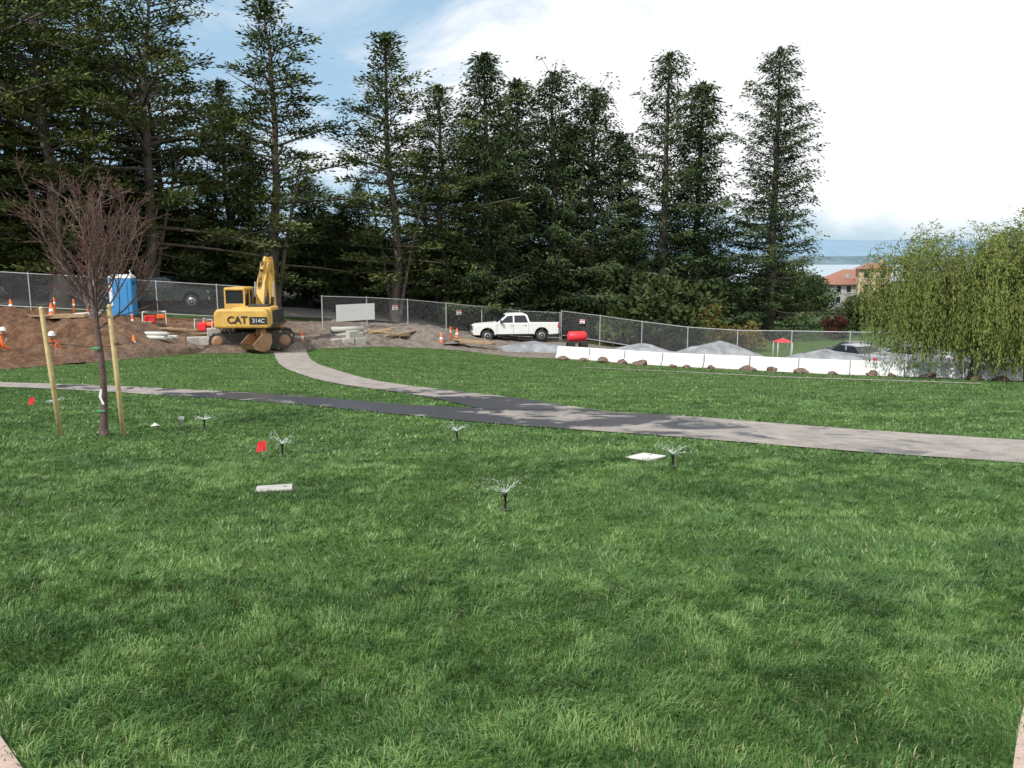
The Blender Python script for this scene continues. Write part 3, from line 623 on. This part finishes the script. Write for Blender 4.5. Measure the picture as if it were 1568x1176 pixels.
# ---------------------------------------------------------------- vehicles (length along X, front = -X)
def wheel(par,x,y,r,w=.24):
    lathe('tyre',[(r*.6,-w/2),(r*.94,-w/2),(r,-w*.35),(r,w*.35),(r*.94,w/2),(r*.6,w/2)],M['black'],(x,y,r),par,(math.pi/2,0,0),24)
    s=-1 if y<0 else 1
    lathe('rim',[(r*.6,-.02),(r*.56,.02),(r*.2,-.01),(r*.12,.03)],M['silver'],(x,y+s*(w/2-.01),r),par,(-s*math.pi/2,0,0),18)
def arch(cx,r,z0,n=9): return [(cx+r*math.cos(a),z0+r*math.sin(a)) for a in np.linspace(math.pi,0,n)]
def pickup(x,y,rz,mat,name='pickup_truck',dz_=0.05):
    e=empty(name,(x,y,g(x,y)+dz_),rz); wr=.40; W=1.95
    zb=.48
    prof=[(-2.88,zb+.02)]+[(a,b) for a,b in arch(-1.95,.50,zb)]+[(a,b) for a,b in arch(1.75,.50,zb)]+[(2.9,zb+.05),(2.92,1.30),(.98,1.32),(.95,1.27),(-1.30,1.27),(-1.45,1.25),(-2.6,1.16),(-2.86,1.05),(-2.93,.75)]
    prism('body',prof,W,mat,parent=e,bevel=.05)
    box('underbody',(0,0,.55),(5.2,1.5,.25),M['black'],e)
    def gh(nm,pts,w0,w1,m,z0,z1,bev):
        n=len(pts); V=[]
        for s in (-1,1):
            for a,z in pts: w=w0+(w1-w0)*(z-z0)/(z1-z0); V.append((a,s*w/2,z))
        F=[tuple(range(n)),tuple(range(n,2*n))]+[(i,(i+1)%n,n+(i+1)%n,n+i) for i in range(n)]
        return pyd(nm,V,F,m,(0,0,0),e,bevel=bev)
    gh('cab',[(-1.32,1.26),(-.62,1.82),(-.4,1.88),(.62,1.88),(.78,1.82),(.97,1.26)],1.9,1.5,mat,1.26,1.88,.04)
    gh('side_glass_front',[(-1.10,1.30),(-.60,1.74),(-.22,1.78),(-.22,1.30)],1.905,1.55,M['glass'],1.26,1.88,.0)
    gh('side_glass_rear',[(-.12,1.30),(-.12,1.78),(.58,1.78),(.66,1.72),(.82,1.30)],1.905,1.55,M['glass'],1.26,1.88,.0)
    pyd('windshield',[(-1.25,-.82,1.33),(-1.25,.82,1.33),(-.67,.70,1.80),(-.67,-.70,1.80)],[(0,1,2,3)],M['glass'],(-.02,0,.01),e)
    pyd('rear_window',[(.93,-.7,1.4),(.93,.7,1.4),(.81,.62,1.76),(.81,-.62,1.76)],[(0,1,2,3)],M['glass'],(.02,0,.01),e)
    box('bed_cavity',(1.93,0,1.318),(1.8,1.7,.02),M['black'],e,bevel=.002)
    box('grille',(-2.94,0,.92),(.06,1.3,.3),M['dgrey'],e); box('front_bumper',(-2.95,0,.58),(.16,1.9,.2),M['chrome'],e,bevel=.04); box('rear_bumper',(2.97,0,.6),(.14,1.85,.18),M['chrome'],e,bevel=.04)
    for s in (-1,1):
        box('headlight',(-2.87,s*.8,.98),(.16,.28,.18),M['silver'],e,bevel=.03); box('tail_light',(2.88,s*.9,1.08),(.1,.16,.34),M['red'],e,bevel=.02)
        box('door_handle',(-.3,s*.985,1.12),(.16,.03,.04),M['chrome'],e,bevel=.01); box('door_handle_rear',(.62,s*.985,1.12),(.16,.03,.04),M['chrome'],e,bevel=.01)
        box('door_seam',(-.17,s*.976,.9),(.012,.006,.72),M['black'],e,bevel=0); box('door_seam_r',(.86,s*.976,.9),(.012,.006,.72),M['black'],e,bevel=0); box('door_seam_f',(-1.3,s*.976,.9),(.012,.006,.72),M['black'],e,bevel=0)
        box('mirror',(-1.05,s*1.1,1.38),(.1,.22,.24),M['black'],e,bevel=.03); box('rocker',(-.1,s*.95,.5),(2.6,.06,.1),M['black'],e,bevel=.01)
        for xx in (-1.95,1.75): wheel(e,xx,s*.86,wr)
    return e
pickup(.15,55,math.radians(8),M['white'],'white_pickup_truck',.12)
pickup(-21.4,49.5,math.radians(186),M['dgreen'],'dark_pickup_truck',.25)
def car(x,y,rz,mat,suv=0,z=.06):
    e=empty('parked_car',(x,y,g(x,y)+z),rz); h=1.42+.25*suv; zb=.36
    prof=[(-2.2,zb)]+arch(-1.35,.37,zb)+arch(1.3,.37,zb)+[(2.2,zb+.02),(2.24,.7),(2.15,.96+.05*suv),(1.5,1.0),(-1.1,.98),(-2.0,.82),(-2.24,.66)]
    prism('body',prof,1.78,mat,parent=e,bevel=.06)
    def gh(nm,pts,w0,w1,m,bev):
        n=len(pts); V=[]
        for s in (-1,1):
            for a,zz in pts: w=w0+(w1-w0)*(zz-.95)/(h-.95); V.append((a,s*w/2,zz))
        F=[tuple(range(n)),tuple(range(n,2*n))]+[(i,(i+1)%n,n+(i+1)%n,n+i) for i in range(n)]
        pyd(nm,V,F,m,(0,0,0),e,bevel=bev)
    rx=1.15+.75*suv
    gh('glasshouse',[(-1.12,.95),(-.4,h-.06),(rx-.45,h-.06),(rx+.15,.97)],1.7,1.3,M['glass'],.03)
    gh('roof',[(-.45,h-.07),(-.25,h),(rx-.6,h),(rx-.38,h-.07)],1.32,1.28,mat,.02)
    for s in (-1,1):
        prism('pillar',[(.1,.96),(.1,h-.05),(.2,h-.05),(.2,.96)],.05,mat,loc=(0,s*.76,0),parent=e,bevel=.01)
        box('headlight',(-2.12,s*.66,.7),(.2,.32,.13),M['silver'],e,bevel=.03); box('tail_light',(2.18,s*.68,.78),(.1,.3,.14),M['red'],e,bevel=.02)
        for xx in (-1.35,1.3): wheel(e,xx,s*.8,.32,.2)
cl=[M['silver'],M['silver'],M['silver'],M['white'],M['dpaint'],M['silver'],M['dpaint']]
for q,(x,y) in enumerate([(19.9,46.5),(22.0,43.9),(24.9,42.6),(27.8,41.2),(30.9,40),(24.6,49.5),(21.8,51)]): car(x,y,math.radians(-68+6*math.sin(q*3)),cl[q],0,.05)
# ---------------------------------------------------------------- portable toilet
e=empty('portable_toilet',(-20.9,43.4,g(-20.9,43.4)+.35),.2)
box('walls',(0,0,1.05),(1.15,1.1,2.0),M['blue'],e,bevel=.04); box('door',(0,-.56,1.0),(.72,.04,1.8),M['blue'],e,bevel=.02); box('roof',(0,0,2.15),(1.22,1.18,.2),M['white'],e,bevel=.06,taper=.8)
box('skid',(0,0,.03),(1.2,1.2,.1),M['dgrey'],e); box('white_front_panel',(-.45,-.57,1.25),(.16,.03,1.3),M['white'],e,bevel=.01); box('vent_panel',(.56,0,1.8),(.03,.7,.2),M['dgrey'],e,bevel=.005); lathe('vent_pipe',[(.05,0),(.05,.5)],M['white'],(.35,.35,2.0),e,n=10)
box('pad',(0,0,-.3),(1.5,1.5,.6),M['dirt'],e)
# ---------------------------------------------------------------- fences
def fence(pts,H=1.83,name='chain_link_fence',zo=.1):
    e=empty(name); P=resample(pts,max(2,int(sum(np.linalg.norm(np.diff(np.array(pts,float),axis=0),axis=1))/3.0)+1)); mb=MB()
    Z=T(P[:,0],P[:,1])+zo
    for p,z in zip(P,Z): mb.tube([[p[0],p[1],z-.1-zo],[p[0],p[1],z+H+.06]],[.03,.03],8,0)
    for a,za,b,zb in zip(P[:-1],Z[:-1],P[1:],Z[1:]):
        A=np.array([*a,za]);B=np.array([*b,zb]); U=np.array([0,0,H])
        for f in (.04,1): mb.tube([A+U*f,B+U*f],[.02,.02],6,0)
        L=np.linalg.norm(B-A); n=int(L/.11); s=np.arange(-int(H/.11),n)*.11
        for sg in (0,1):
            x0=np.clip(s,0,L); x1=np.clip(s+H,0,L); z0=np.clip(-s,0,H)*1.0; z1=np.where(s+H>L,L-s,H)
            d=(B-A)/L
            if sg: a0,a1=L-x0,L-x1
            else: a0,a1=x0,x1
            p0=A+d*a0[:,None]+np.array([0,0,1.])*z0[:,None]; p1=A+d*a1[:,None]+np.array([0,0,1.])*z1[:,None]
            h=np.array([0,0,.0028]); mb.add(np.stack([p0-h,p0+h,p1+h,p1-h],1),0,.5)
    obj('posts_rails_mesh',mb.build('fence',[M['galv']]),(0,0,0),e); return e
fence([(-44,41.5),(-33,41.5),(-26,42.5),(-20,44),(-13.5,46)],1.83,zo=.5)
fence([(-11.2,47.5),(-6,52.5),(-1,57.0),(3.5,58.5)],1.9,zo=.15)
fence([(3.6,58.5),(8,55),(13,51.5),(18,48.5),(23,46)],1.83,zo=.35)
def board(name,x,y,w,h,zc,mat,rz,red=False):
    e=empty(name,(x,y,g(x,y)+zc),rz); box('panel',(0,0,0),(w,.02,h),mat,e,bevel=.003)
    if red: box('header',(0,-.014,h*.32),(w*.92,.006,h*.25),M['red'],e,bevel=0); box('lettering',(0,-.014,-.05),(w*.7,.006,.03),M['dgrey'],e,bevel=0); box('lettering_b',(0,-.014,-.11),(w*.6,.006,.03),M['dgrey'],e,bevel=0)
    for s in (-1,1): box('strap_%d'%(s+1),(s*w*.4,.02,h*.45),(.03,.03,.05),M['dgrey'],e,bevel=0)
board('white_banner',-9.5,48.95,2.7,1.0,1.15,M['white'],.75)
for x,y,rz in [(-7.4,51.0,.75),(-3.6,54.6,.74)]: board('safety_sign',x,y,.4,.3,1.5,M['white'],rz,True)
for x,y in [(5,57.2)]: board('safety_sign',x,y,.4,.3,1.6,M['white'],-.6,True)
# ---------------------------------------------------------------- white barrier + boulders
wall=resample(smoothpoly([(2.6,45.2),(9.8,39.2),(15,36.8),(19.3,34.4),(26,31.1),(38,26.6)],2),19)
e=empty('white_barrier_wall')
for q in range(18):
    a,b=wall[q],wall[q+1]; L=float(np.linalg.norm(b-a)); m=(a+b)/2; rz=math.atan2(b[1]-a[1],b[0]-a[0]); za,zb=g(*a),g(*b)
    prism('segment_%d'%q,[(-.28,0),(.28,0),(.28,.1),(.12,.32),(.09,.66),(-.09,.66),(-.12,.32),(-.28,.1)],L-.05,M['barrier'],'X',(m[0],m[1],(za+zb)/2+.02),e,(0,-math.atan2(zb-za,L),rz),.02)
r=np.random.default_rng(9)
def rock(s,seed,flat=.6):
    import bmesh
    bm=bmesh.new(); bmesh.ops.create_icosphere(bm,subdivisions=3,radius=1); q=np.random.default_rng(seed); k=q.normal(0,1.9,(9,3)); ph=q.uniform(0,6,9)
    for v in bm.verts:
        p=np.array(v.co); d=1+.13*sum(math.sin(float(k[i]@p)*1.4+ph[i]) for i in range(9))/1.5; v.co=Vector(p*d*np.array([1,.85,flat])*s)
    me=bpy.data.meshes.new('boulder'); bm.to_mesh(me); bm.free(); me.materials.append(M['rock']); return me
rocks=[rock(.33,i) for i in range(5)]
for q in range(24):
    f=(q+.5+r.uniform(-.25,.25))/24*.78; p=resample(wall,400)[int(f*399)]; x,y=p[0]-.45+r.normal(0,.15),p[1]-.95+r.normal(0,.15)
    obj('boulder',rocks[q%5],(x,y,g(x,y)+.05),None,r.uniform(0,6),float(r.uniform(.55,1.15)))
# ---------------------------------------------------------------- tarps draped over ridge-shaped spoil piles
def mound(name,x,y,rx,ry,h,mat,seed,rz=0,tent=False):
    n=50; u=np.linspace(-1,1,n); U,V=np.meshgrid(u,u,indexing='ij'); rr=np.sqrt(U*U+V*V)
    a=np.arctan2(V,U); ins=(rr<1)
    if tent:   # ridge with sagging flanks and creases
        prof=np.clip(1-np.maximum(np.abs(U)*.9,np.abs(V)),0,1)**.85
        z=h*prof*(.85+.3*fbm(U+seed*3,V,1.4,2))+.10*h*np.abs(np.sin(6*U+4*fbm(U,V+seed,2,2)))*np.clip(prof*3,0,1)*(1-prof); keep=2.0
        z=np.where(prof<=0,-.04,z)
    else:
        z=h*np.where(ins,np.clip(1-rr**1.6,0,1)*(.6+.8*fbm(U+seed*3,V,1.6,3)),-.04)+.16*h*np.abs(np.sin(a*7+5*fbm(U,V+seed,2,2)))*ins*(1-rr); keep=1.08
    P=np.stack([U*rx*(1+.10*np.sin(a*3+seed)),V*ry*(1+.08*np.sin(a*4)),z],-1).reshape(-1,3)
    i=np.arange(n-1)[:,None]*n; j=np.arange(n-1)[None]; F=np.stack([i+j,i+n+j,i+n+j+1,i+j+1],-1).reshape(-1,4)
    F=F[(np.sqrt((P[F[:,0],0]/rx)**2+(P[F[:,0],1]/ry)**2)<keep)]
    mb=MB(); mb.faces(P,F,0); obj(name,mb.build(name,[mat],smooth=None if tent else [0]),(x,y,g(x,y)+.05),None,rz)
mound('tarp_covered_mound',1.3,48.5,2.4,1.5,.65,M['tarp'],1,0,True)
mound('tarp_covered_mound',11.4,44.0,2.7,1.9,1.45,M['tarp'],2,.2,True)
mound('tarp_covered_mound',16.2,41.3,3.0,1.9,1.15,M['tarp'],3,-.2,True)
mound('tarp_covered_mound',7.4,46.5,2.8,1.4,.7,M['tarp'],4)
mound('tarp_covered_mound',20.3,39.3,3.2,1.8,.95,M['tarp'],5,.1,True)
mound('tarp_covered_mound',24.5,37.5,3.4,1.8,.95,M['tarp'],9,0,True)
mound('dirt_mound',-5.5,47.5,2.6,1.4,.8,M['dirt'],6)
mound('dirt_mound',-20,26.9,2.6,.9,.75,M['dirt'],7)
mound('dirt_mound',-16.9,28.3,1.6,.7,.6,M['dirt'],8)
mound('dirt_mound',-23,31.5,2.2,1.6,1.0,M['dirt'],10)
# ---------------------------------------------------------------- small site objects
def cone(x,y,z=.12,s=1):
    e=empty('traffic_cone',(x,y,g(x,y)+z),0,None,s)
    box('base',(0,0,.02),(.38,.38,.04),M['black'],e,bevel=.01); lathe('body',[(.15,.04),(.10,.3),(.098,.3),(.03,.72),(.02,.72)],M['orange'],(0,0,0),e,n=18); lathe('white_band',[(.108,.3),(.078,.46)],M['white'],(.0,0,0),e,n=18)
for x,y,z in [(-4.1,46.4,.12),(-10.6,40.4,.12),(-3.4,49.5,.2),(-20.6,36.0,1.0),(-25.5,41,.4),(-15.6,33,.1)]: cone(x,y,z)
def delineator(x,y,z=.3):
    e=empty('delineator_post',(x,y,g(x,y)+z)); lathe('base',[(.2,0),(.2,.05),(.06,.08)],M['black'],(0,0,0),e,n=14); lathe('post',[(.045,.05),(.045,1.05),(.03,1.1)],M['orange'],(0,0,0),e,n=12); lathe('reflector_band',[(.048,.75),(.048,.87)],M['white'],(0,0,0),e,n=12)
for x,y,z in [(-21.2,39,.5),(-19.8,37.6,.7),(-22.7,40,.4),(-3.6,47,.1),(-17,36,.4)]: delineator(x,y,z)
def barricade(x,y,rz,z=.2):
    e=empty('barricade',(x,y,g(x,y)+z),rz)
    for s in (-1,1):
        for t in (-1,1): box('leg_%d%d'%(s+1,t+1),(s*.5,t*.16,.5),(.05,.04,1.05),M['white'],e,(t*.3,0,0),.005)
    for zz in (.85,.5):
        for k in range(6): box('board_%d'%k,(-.5+.2*k,-.1 if zz>.6 else -.2,zz),(.198,.025,.2),M['orange' if k%2 else 'white'],e,bevel=.002)
barricade(-19.3,29.0,.3,-.05)
def lumber(x,y,rz,n=7,mat='lumber',L=2.6,z=.35,seed=1):
    q=np.random.default_rng(seed); e=empty('lumber_pile',(x,y,g(x,y)+z),rz)
    for k in range(n): box('plank_%d'%k,(q.normal(0,.25),(k%4)*.22-.33,.06+(k//4)*.1+q.uniform(0,.03)),(L*q.uniform(.7,1.1),.19,.07),M[mat],e,(q.normal(0,.05),q.normal(0,.08),q.normal(0,.16)),.005)
lumber(-16.7,37.5,.3,9,z=.5); lumber(-18.6,38.6,-.4,7,z=.6,seed=2); lumber(-14.9,38.9,.9,6,seed=3); lumber(-8.2,45.9,.2,8,seed=4); lumber(-6.6,46.3,1,5,seed=5); lumber(-2.2,47.4,-.1,6,seed=6); lumber(-20.2,35.8,.2,7,z=1.05,seed=7)
def pipes(x,y,rz,mat,n=4,L=3,z=.4,rad=.09):
    e=empty('pipe_stack',(x,y,g(x,y)+z),rz)
    for k in range(n): lathe('pipe_%d'%k,[(rad*.8,-L/2),(rad,-L/2),(rad,L/2),(rad*.8,L/2)],M[mat],((k*.37)%1*.3,(k%3)*rad*2.2,rad+(k//3)*rad*1.8),e,(0,math.pi/2,.05*k),14)
pipes(-17.6,36.2,.5,'orange',2,1.6,.7,.05); pipes(-16.2,35.1,-.3,'pvc',4,2.4,.5); pipes(-9.2,44.6,.2,'conc',4,1.8,.2,.16); pipes(-19.5,36.8,1.2,'pvc',3,1.8,1.1)
def blocks(x,y,rz,z):
    e=empty('concrete_block_stack',(x,y,g(x,y)+z),rz)
    for k,(a,b) in enumerate([(0,.2),(.65,.2),(.3,.58),(-.6,.18)]): box('block_%d'%k,(a,.05*k,b),(.6,.45,.38),M['conc'],e,(0,0,.1*k),.02)
blocks(-14.2,37.3,.2,.2); blocks(-8.8,42.9,.5,.0)
def generator(x,y,rz,z):
    e=empty('portable_generator',(x,y,g(x,y)+z),rz); box('frame_base',(0,0,.08),(1.1,.7,.1),M['dgrey'],e); box('engine',(-.2,0,.36),(.5,.5,.42),M['red'],e,bevel=.05); box('tank',(.3,0,.5),(.4,.55,.2),M['orange'],e,bevel=.06)
    mb=MB()
    for s in (-.34,.34): mb.tube([[-.52,s,.1],[-.52,s,.75],[.52,s,.75],[.52,s,.1]],[.025]*4,6,0)
    obj('tube_frame',mb.build('fr',[M['galv']]),(0,0,0),e)
generator(-17.3,38.9,.4,.6); generator(-15.3,40.4,-.3,.3)
def canopy(x,y,z):
    e=empty('red_canopy',(x,y,g(x,y)+z))
    pyd('roof',[(-.5,-.5,1.5),(.5,-.5,1.5),(.5,.5,1.5),(-.5,.5,1.5),(0,0,1.75)],[(0,1,4),(1,2,4),(2,3,4),(3,0,4),(0,3,2,1)],M['red'],(0,0,0),e)
    for a in (-.46,.46):
        for b in (-.46,.46): lathe('pole',[(.03,0),(.03,1.5)],M['galv'],(a,b,0),e,n=8)
canopy(17.6,52,.0)
e=empty('red_fuel_cart',(4.1,50.5,g(4.1,50.5)+.1),.1); lathe('tank',[(.2,-.6),(.33,-.5),(.33,.5),(.2,.6)],M['red'],(0,0,.8),e,(0,math.pi/2,0),18); box('frame',(0,0,.45),(1.3,.6,.12),M['dgrey'],e)
for s in (-.4,.4):
    for t in (-.35,.35): lathe('wheel',[(.22,-.06),(.25,0),(.22,.06)],M['black'],(s,t,.25),e,(math.pi/2,0,0),14)
# ---------------------------------------------------------------- worker
def worker(x,y,rz,z):
    e=empty('construction_worker',(x,y,g(x,y)+z),rz)
    J={'pel':(0,0,.95,.15),'waist':(0,-.03,1.10,.13),'chest':(0,-.13,1.34,.16),'neck':(0,-.2,1.50,.06),'hl':(.10,0,.9,.095),'kl':(.13,-.08,.5,.065),'al':(.13,.02,.09,.045),'tl':(.14,-.14,.04,.045),
       'hr':(-.10,0,.9,.095),'kr':(-.13,-.10,.5,.065),'ar':(-.13,.0,.09,.045),'tr':(-.14,-.16,.04,.045),
       'sl':(.19,-.15,1.42,.075),'el':(.27,-.22,1.14,.05),'wl':(.18,-.42,1.02,.035),'sr':(-.19,-.15,1.42,.075),'er':(-.27,-.22,1.14,.05),'wr':(-.16,-.43,1.0,.035)}
    K=list(J); E=[('pel','waist'),('waist','chest'),('chest','neck'),('pel','hl'),('hl','kl'),('kl','al'),('al','tl'),('pel','hr'),('hr','kr'),('kr','ar'),('ar','tr'),('chest','sl'),('sl','el'),('el','wl'),('chest','sr'),('sr','er'),('er','wr')]
    me=bpy.data.meshes.new('body'); me.from_pydata([J[k][:3] for k in K],[(K.index(a),K.index(b)) for a,b in E],[])
    o=obj('body',me,(0,0,0),e); me.materials.append(M['orange']); me.materials.append(M['jean'])
    o.modifiers.new('s','SKIN')
    for i,k in enumerate(K): me.skin_vertices[0].data[i].radius=(J[k][3],J[k][3]); me.skin_vertices[0].data[i].use_root=(i==0)
    o.modifiers.new('ss','SUBSURF').levels=1
    lathe('head',[(.0,-.13),(.06,-.11),(.085,-.03),(.09,.04),(.07,.1),(.02,.13)],M['skin'],(0,-.24,1.64),e,(.25,0,0),16)
    lathe('nose',[(.018,0),(.006,.03)],M['skin'],(0,-.33,1.62),e,(math.pi/2,0,0),8)
    for s in (-1,1):
        lathe('palm',[(.0,-.05),(.035,-.04),(.04,0),(.03,.03)],M['skin'],(s*.17,-.46,.98),e,(-.7,0,0),10)
        for k in range(4): lathe('finger_%d'%k,[(.009,0),(.010,-.04),(.006,-.075+.006*abs(k-1))],M['skin'],(s*.17+(k-1.5)*.019,-.49,.95),e,(-.3,0,0),8)
        lathe('thumb',[(.011,0),(.007,-.05)],M['skin'],(s*.17-s*.04,-.47,.97),e,(-.5,s*.7,0),8)
        lathe('leg_cover',[(.07,.1),(.085,.5),(.11,.88)],M['jean'],(s*.125,-.02,0),e,(0,-s*.03,0),12)
        box('vest_stripe',(s*.09,-.305,1.28),(.04,.02,.3),M['pvc'],e,(.45,0,0),.004)
    lathe('hard_hat',[(.145,0),(.12,.015),(.115,.06),(.08,.12),(.02,.145)],M['white'],(0,-.26,1.70),e,(.25,0,0),18)
worker(-17.0,29.4,.9,-.75); worker(-19.3,29.9,2.2,-.7)
# ---------------------------------------------------------------- houses
def house(name,x,y,w,d,h,rz,mat,z=0,nst=3):
    e=empty(name,(x,y,g(x,y)+z),rz); box('walls',(0,0,h/2-2),(w,d,h+4),mat,e,bevel=.05)
    o=.7; rh=w*.2
    pyd('roof',[(-w/2-o,-d/2-o,h),(w/2+o,-d/2-o,h),(w/2+o,d/2+o,h),(-w/2-o,d/2+o,h),(-w*.15,0,h+rh),(w*.15,0,h+rh)],[(0,1,5,4),(2,3,4,5),(1,2,5),(3,0,4),(0,3,2,1)],M['tile'],(0,0,0),e)
    n=int(w/2.6)
    for f in range(nst):
        zz=h*(f+.55)/nst
        for k in range(n):
            xx=-w/2+(k+.5)*w/n
            box('window_%d_%d'%(f,k),(xx,-d/2-.01,zz),(1.1,.08,1.5),M['glass'],e,bevel=0); box('sill_%d_%d'%(f,k),(xx,-d/2-.08,zz-.82),(1.4,.2,.12),M['white'],e,bevel=0)
    box('door',(0,-d/2-.02,1.1),(1.1,.1,2.2),M['lumber'],e,bevel=.01); box('chimney',(w*.25,0,h+rh*.8),(.9,.9,2.2),mat,e)
house('stucco_house',85.5,192,7,7,9.0,-.3,M['stucco'],.5)
house('stucco_house',86,206,12,8,6.5,-.5,M['stucco'],1,2)
house('stucco_house',79.5,196,8,7,5.0,.2,M['stuccog'],1,2)
house('grey_house',9.3,95,9,8,7,-.1,M['stuccog'],.5,2)
# ---------------------------------------------------------------- bay + hills
mb=MB(); mb.faces(np.array([[-9000,1400,-57],[14000,1400,-57],[14000,13000,-57],[-9000,13000,-57]],float),np.array([[0,1,2,3]]),0); obj('bay_water',mb.build('bay_water',[M['water']]))
def ridge(name,y,h0,h1,mat,seed,dy=900):
    x=np.linspace(-6000,12000,400); q=np.random.default_rng(seed); h=np.zeros_like(x)
    for k in range(1,9): h+=np.sin(x*.00045*k**1.35+q.uniform(0,6))/k**1.1
    h=(h-h.min())/(h.max()-h.min()); h=h0+(h1-h0)*h
    rows=[(0,0),(.35,.6),(.7,.9),(1,1),(1.6,0)]
    P=np.stack([np.column_stack([x,np.full_like(x,y+a*dy),-60+b*h]) for a,b in rows],1); nv=len(rows)
    i=np.arange(len(x)-1)[:,None]*nv; j=np.arange(nv-1)[None]; F=np.stack([i+j,i+nv+j,i+nv+j+1,i+j+1],-1).reshape(-1,4)
    mb=MB(); mb.faces(P.reshape(-1,3),F,0); obj(name,mb.build(name,[mat],smooth=[0]))
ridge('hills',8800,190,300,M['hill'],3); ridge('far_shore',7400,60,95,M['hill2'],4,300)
# ---------------------------------------------------------------- sky, sun
W=bpy.data.worlds.new('World'); scene.world=W; W.use_nodes=True; nt=W.node_tree; bg=nt.nodes['Background']
el=math.radians(46); sd=Vector((-.55,-.62,0)).normalized(); az=math.atan2(sd.x,sd.y)
sky=nt.nodes.new('ShaderNodeTexSky'); sky.sky_type='NISHITA'; sky.sun_disc=False; sky.sun_elevation=el; sky.sun_rotation=az%(2*math.pi); sky.air_density=1.0; sky.dust_density=1.0
tc=nt.nodes.new('ShaderNodeTexCoord'); sp=nt.nodes.new('ShaderNodeSeparateXYZ'); link(nt,tc.outputs['Generated'],sp.inputs[0])
mp=nt.nodes.new('ShaderNodeMapping'); mp.inputs['Scale'].default_value=(1,1,2.2); mp.inputs['Location'].default_value=(.3,.1,.2); link(nt,tc.outputs['Generated'],mp.inputs[0])
n=noise(nt,3.4,7,.58,mp.outputs[0],.5)
bx=math_(nt,'MULTIPLY',sp.outputs['X'],.68)
hz=nt.nodes.new('ShaderNodeMapRange'); link(nt,sp.outputs['Z'],hz.inputs[0]); hz.inputs[1].default_value=.02; hz.inputs[2].default_value=.11; hz.inputs[3].default_value=-.55; hz.inputs[4].default_value=.01
s=math_(nt,'ADD',math_(nt,'ADD',n.outputs['Fac'],bx),hz.outputs[0])
f=nt.nodes.new('ShaderNodeMapRange'); f.interpolation_type='SMOOTHSTEP'; link(nt,s,f.inputs[0]); f.inputs[1].default_value=.30; f.inputs[2].default_value=.54
clear=mixc(nt,.6,sky.outputs[0],(5.6,8.6,11.2))
c=mixc(nt,f.outputs[0],clear,(11.5,11.6,11.8))
link(nt,c,bg.inputs['Color']); bg.inputs['Strength'].default_value=.095
L=bpy.data.lights.new('sun','SUN'); L.energy=4.4; L.angle=math.radians(.6); L.color=(1,.96,.9)
lo=obj('sun',L,(0,0,50)); d=-Vector((sd.x*math.cos(el),sd.y*math.cos(el),math.sin(el))); lo.rotation_euler=d.to_track_quat('-Z','Y').to_euler()
# ---------------------------------------------------------------- camera
cam=bpy.data.cameras.new('camera'); cam.sensor_width=36; cam.lens=28.25; cam.clip_start=.1; cam.clip_end=30000
co=obj('camera',cam,(0,0,1.65)); co.rotation_euler=(math.radians(90-8.9),0,0); scene.camera=co
scene.view_settings.view_transform='Standard'; scene.view_settings.look='None'; scene.view_settings.exposure=0
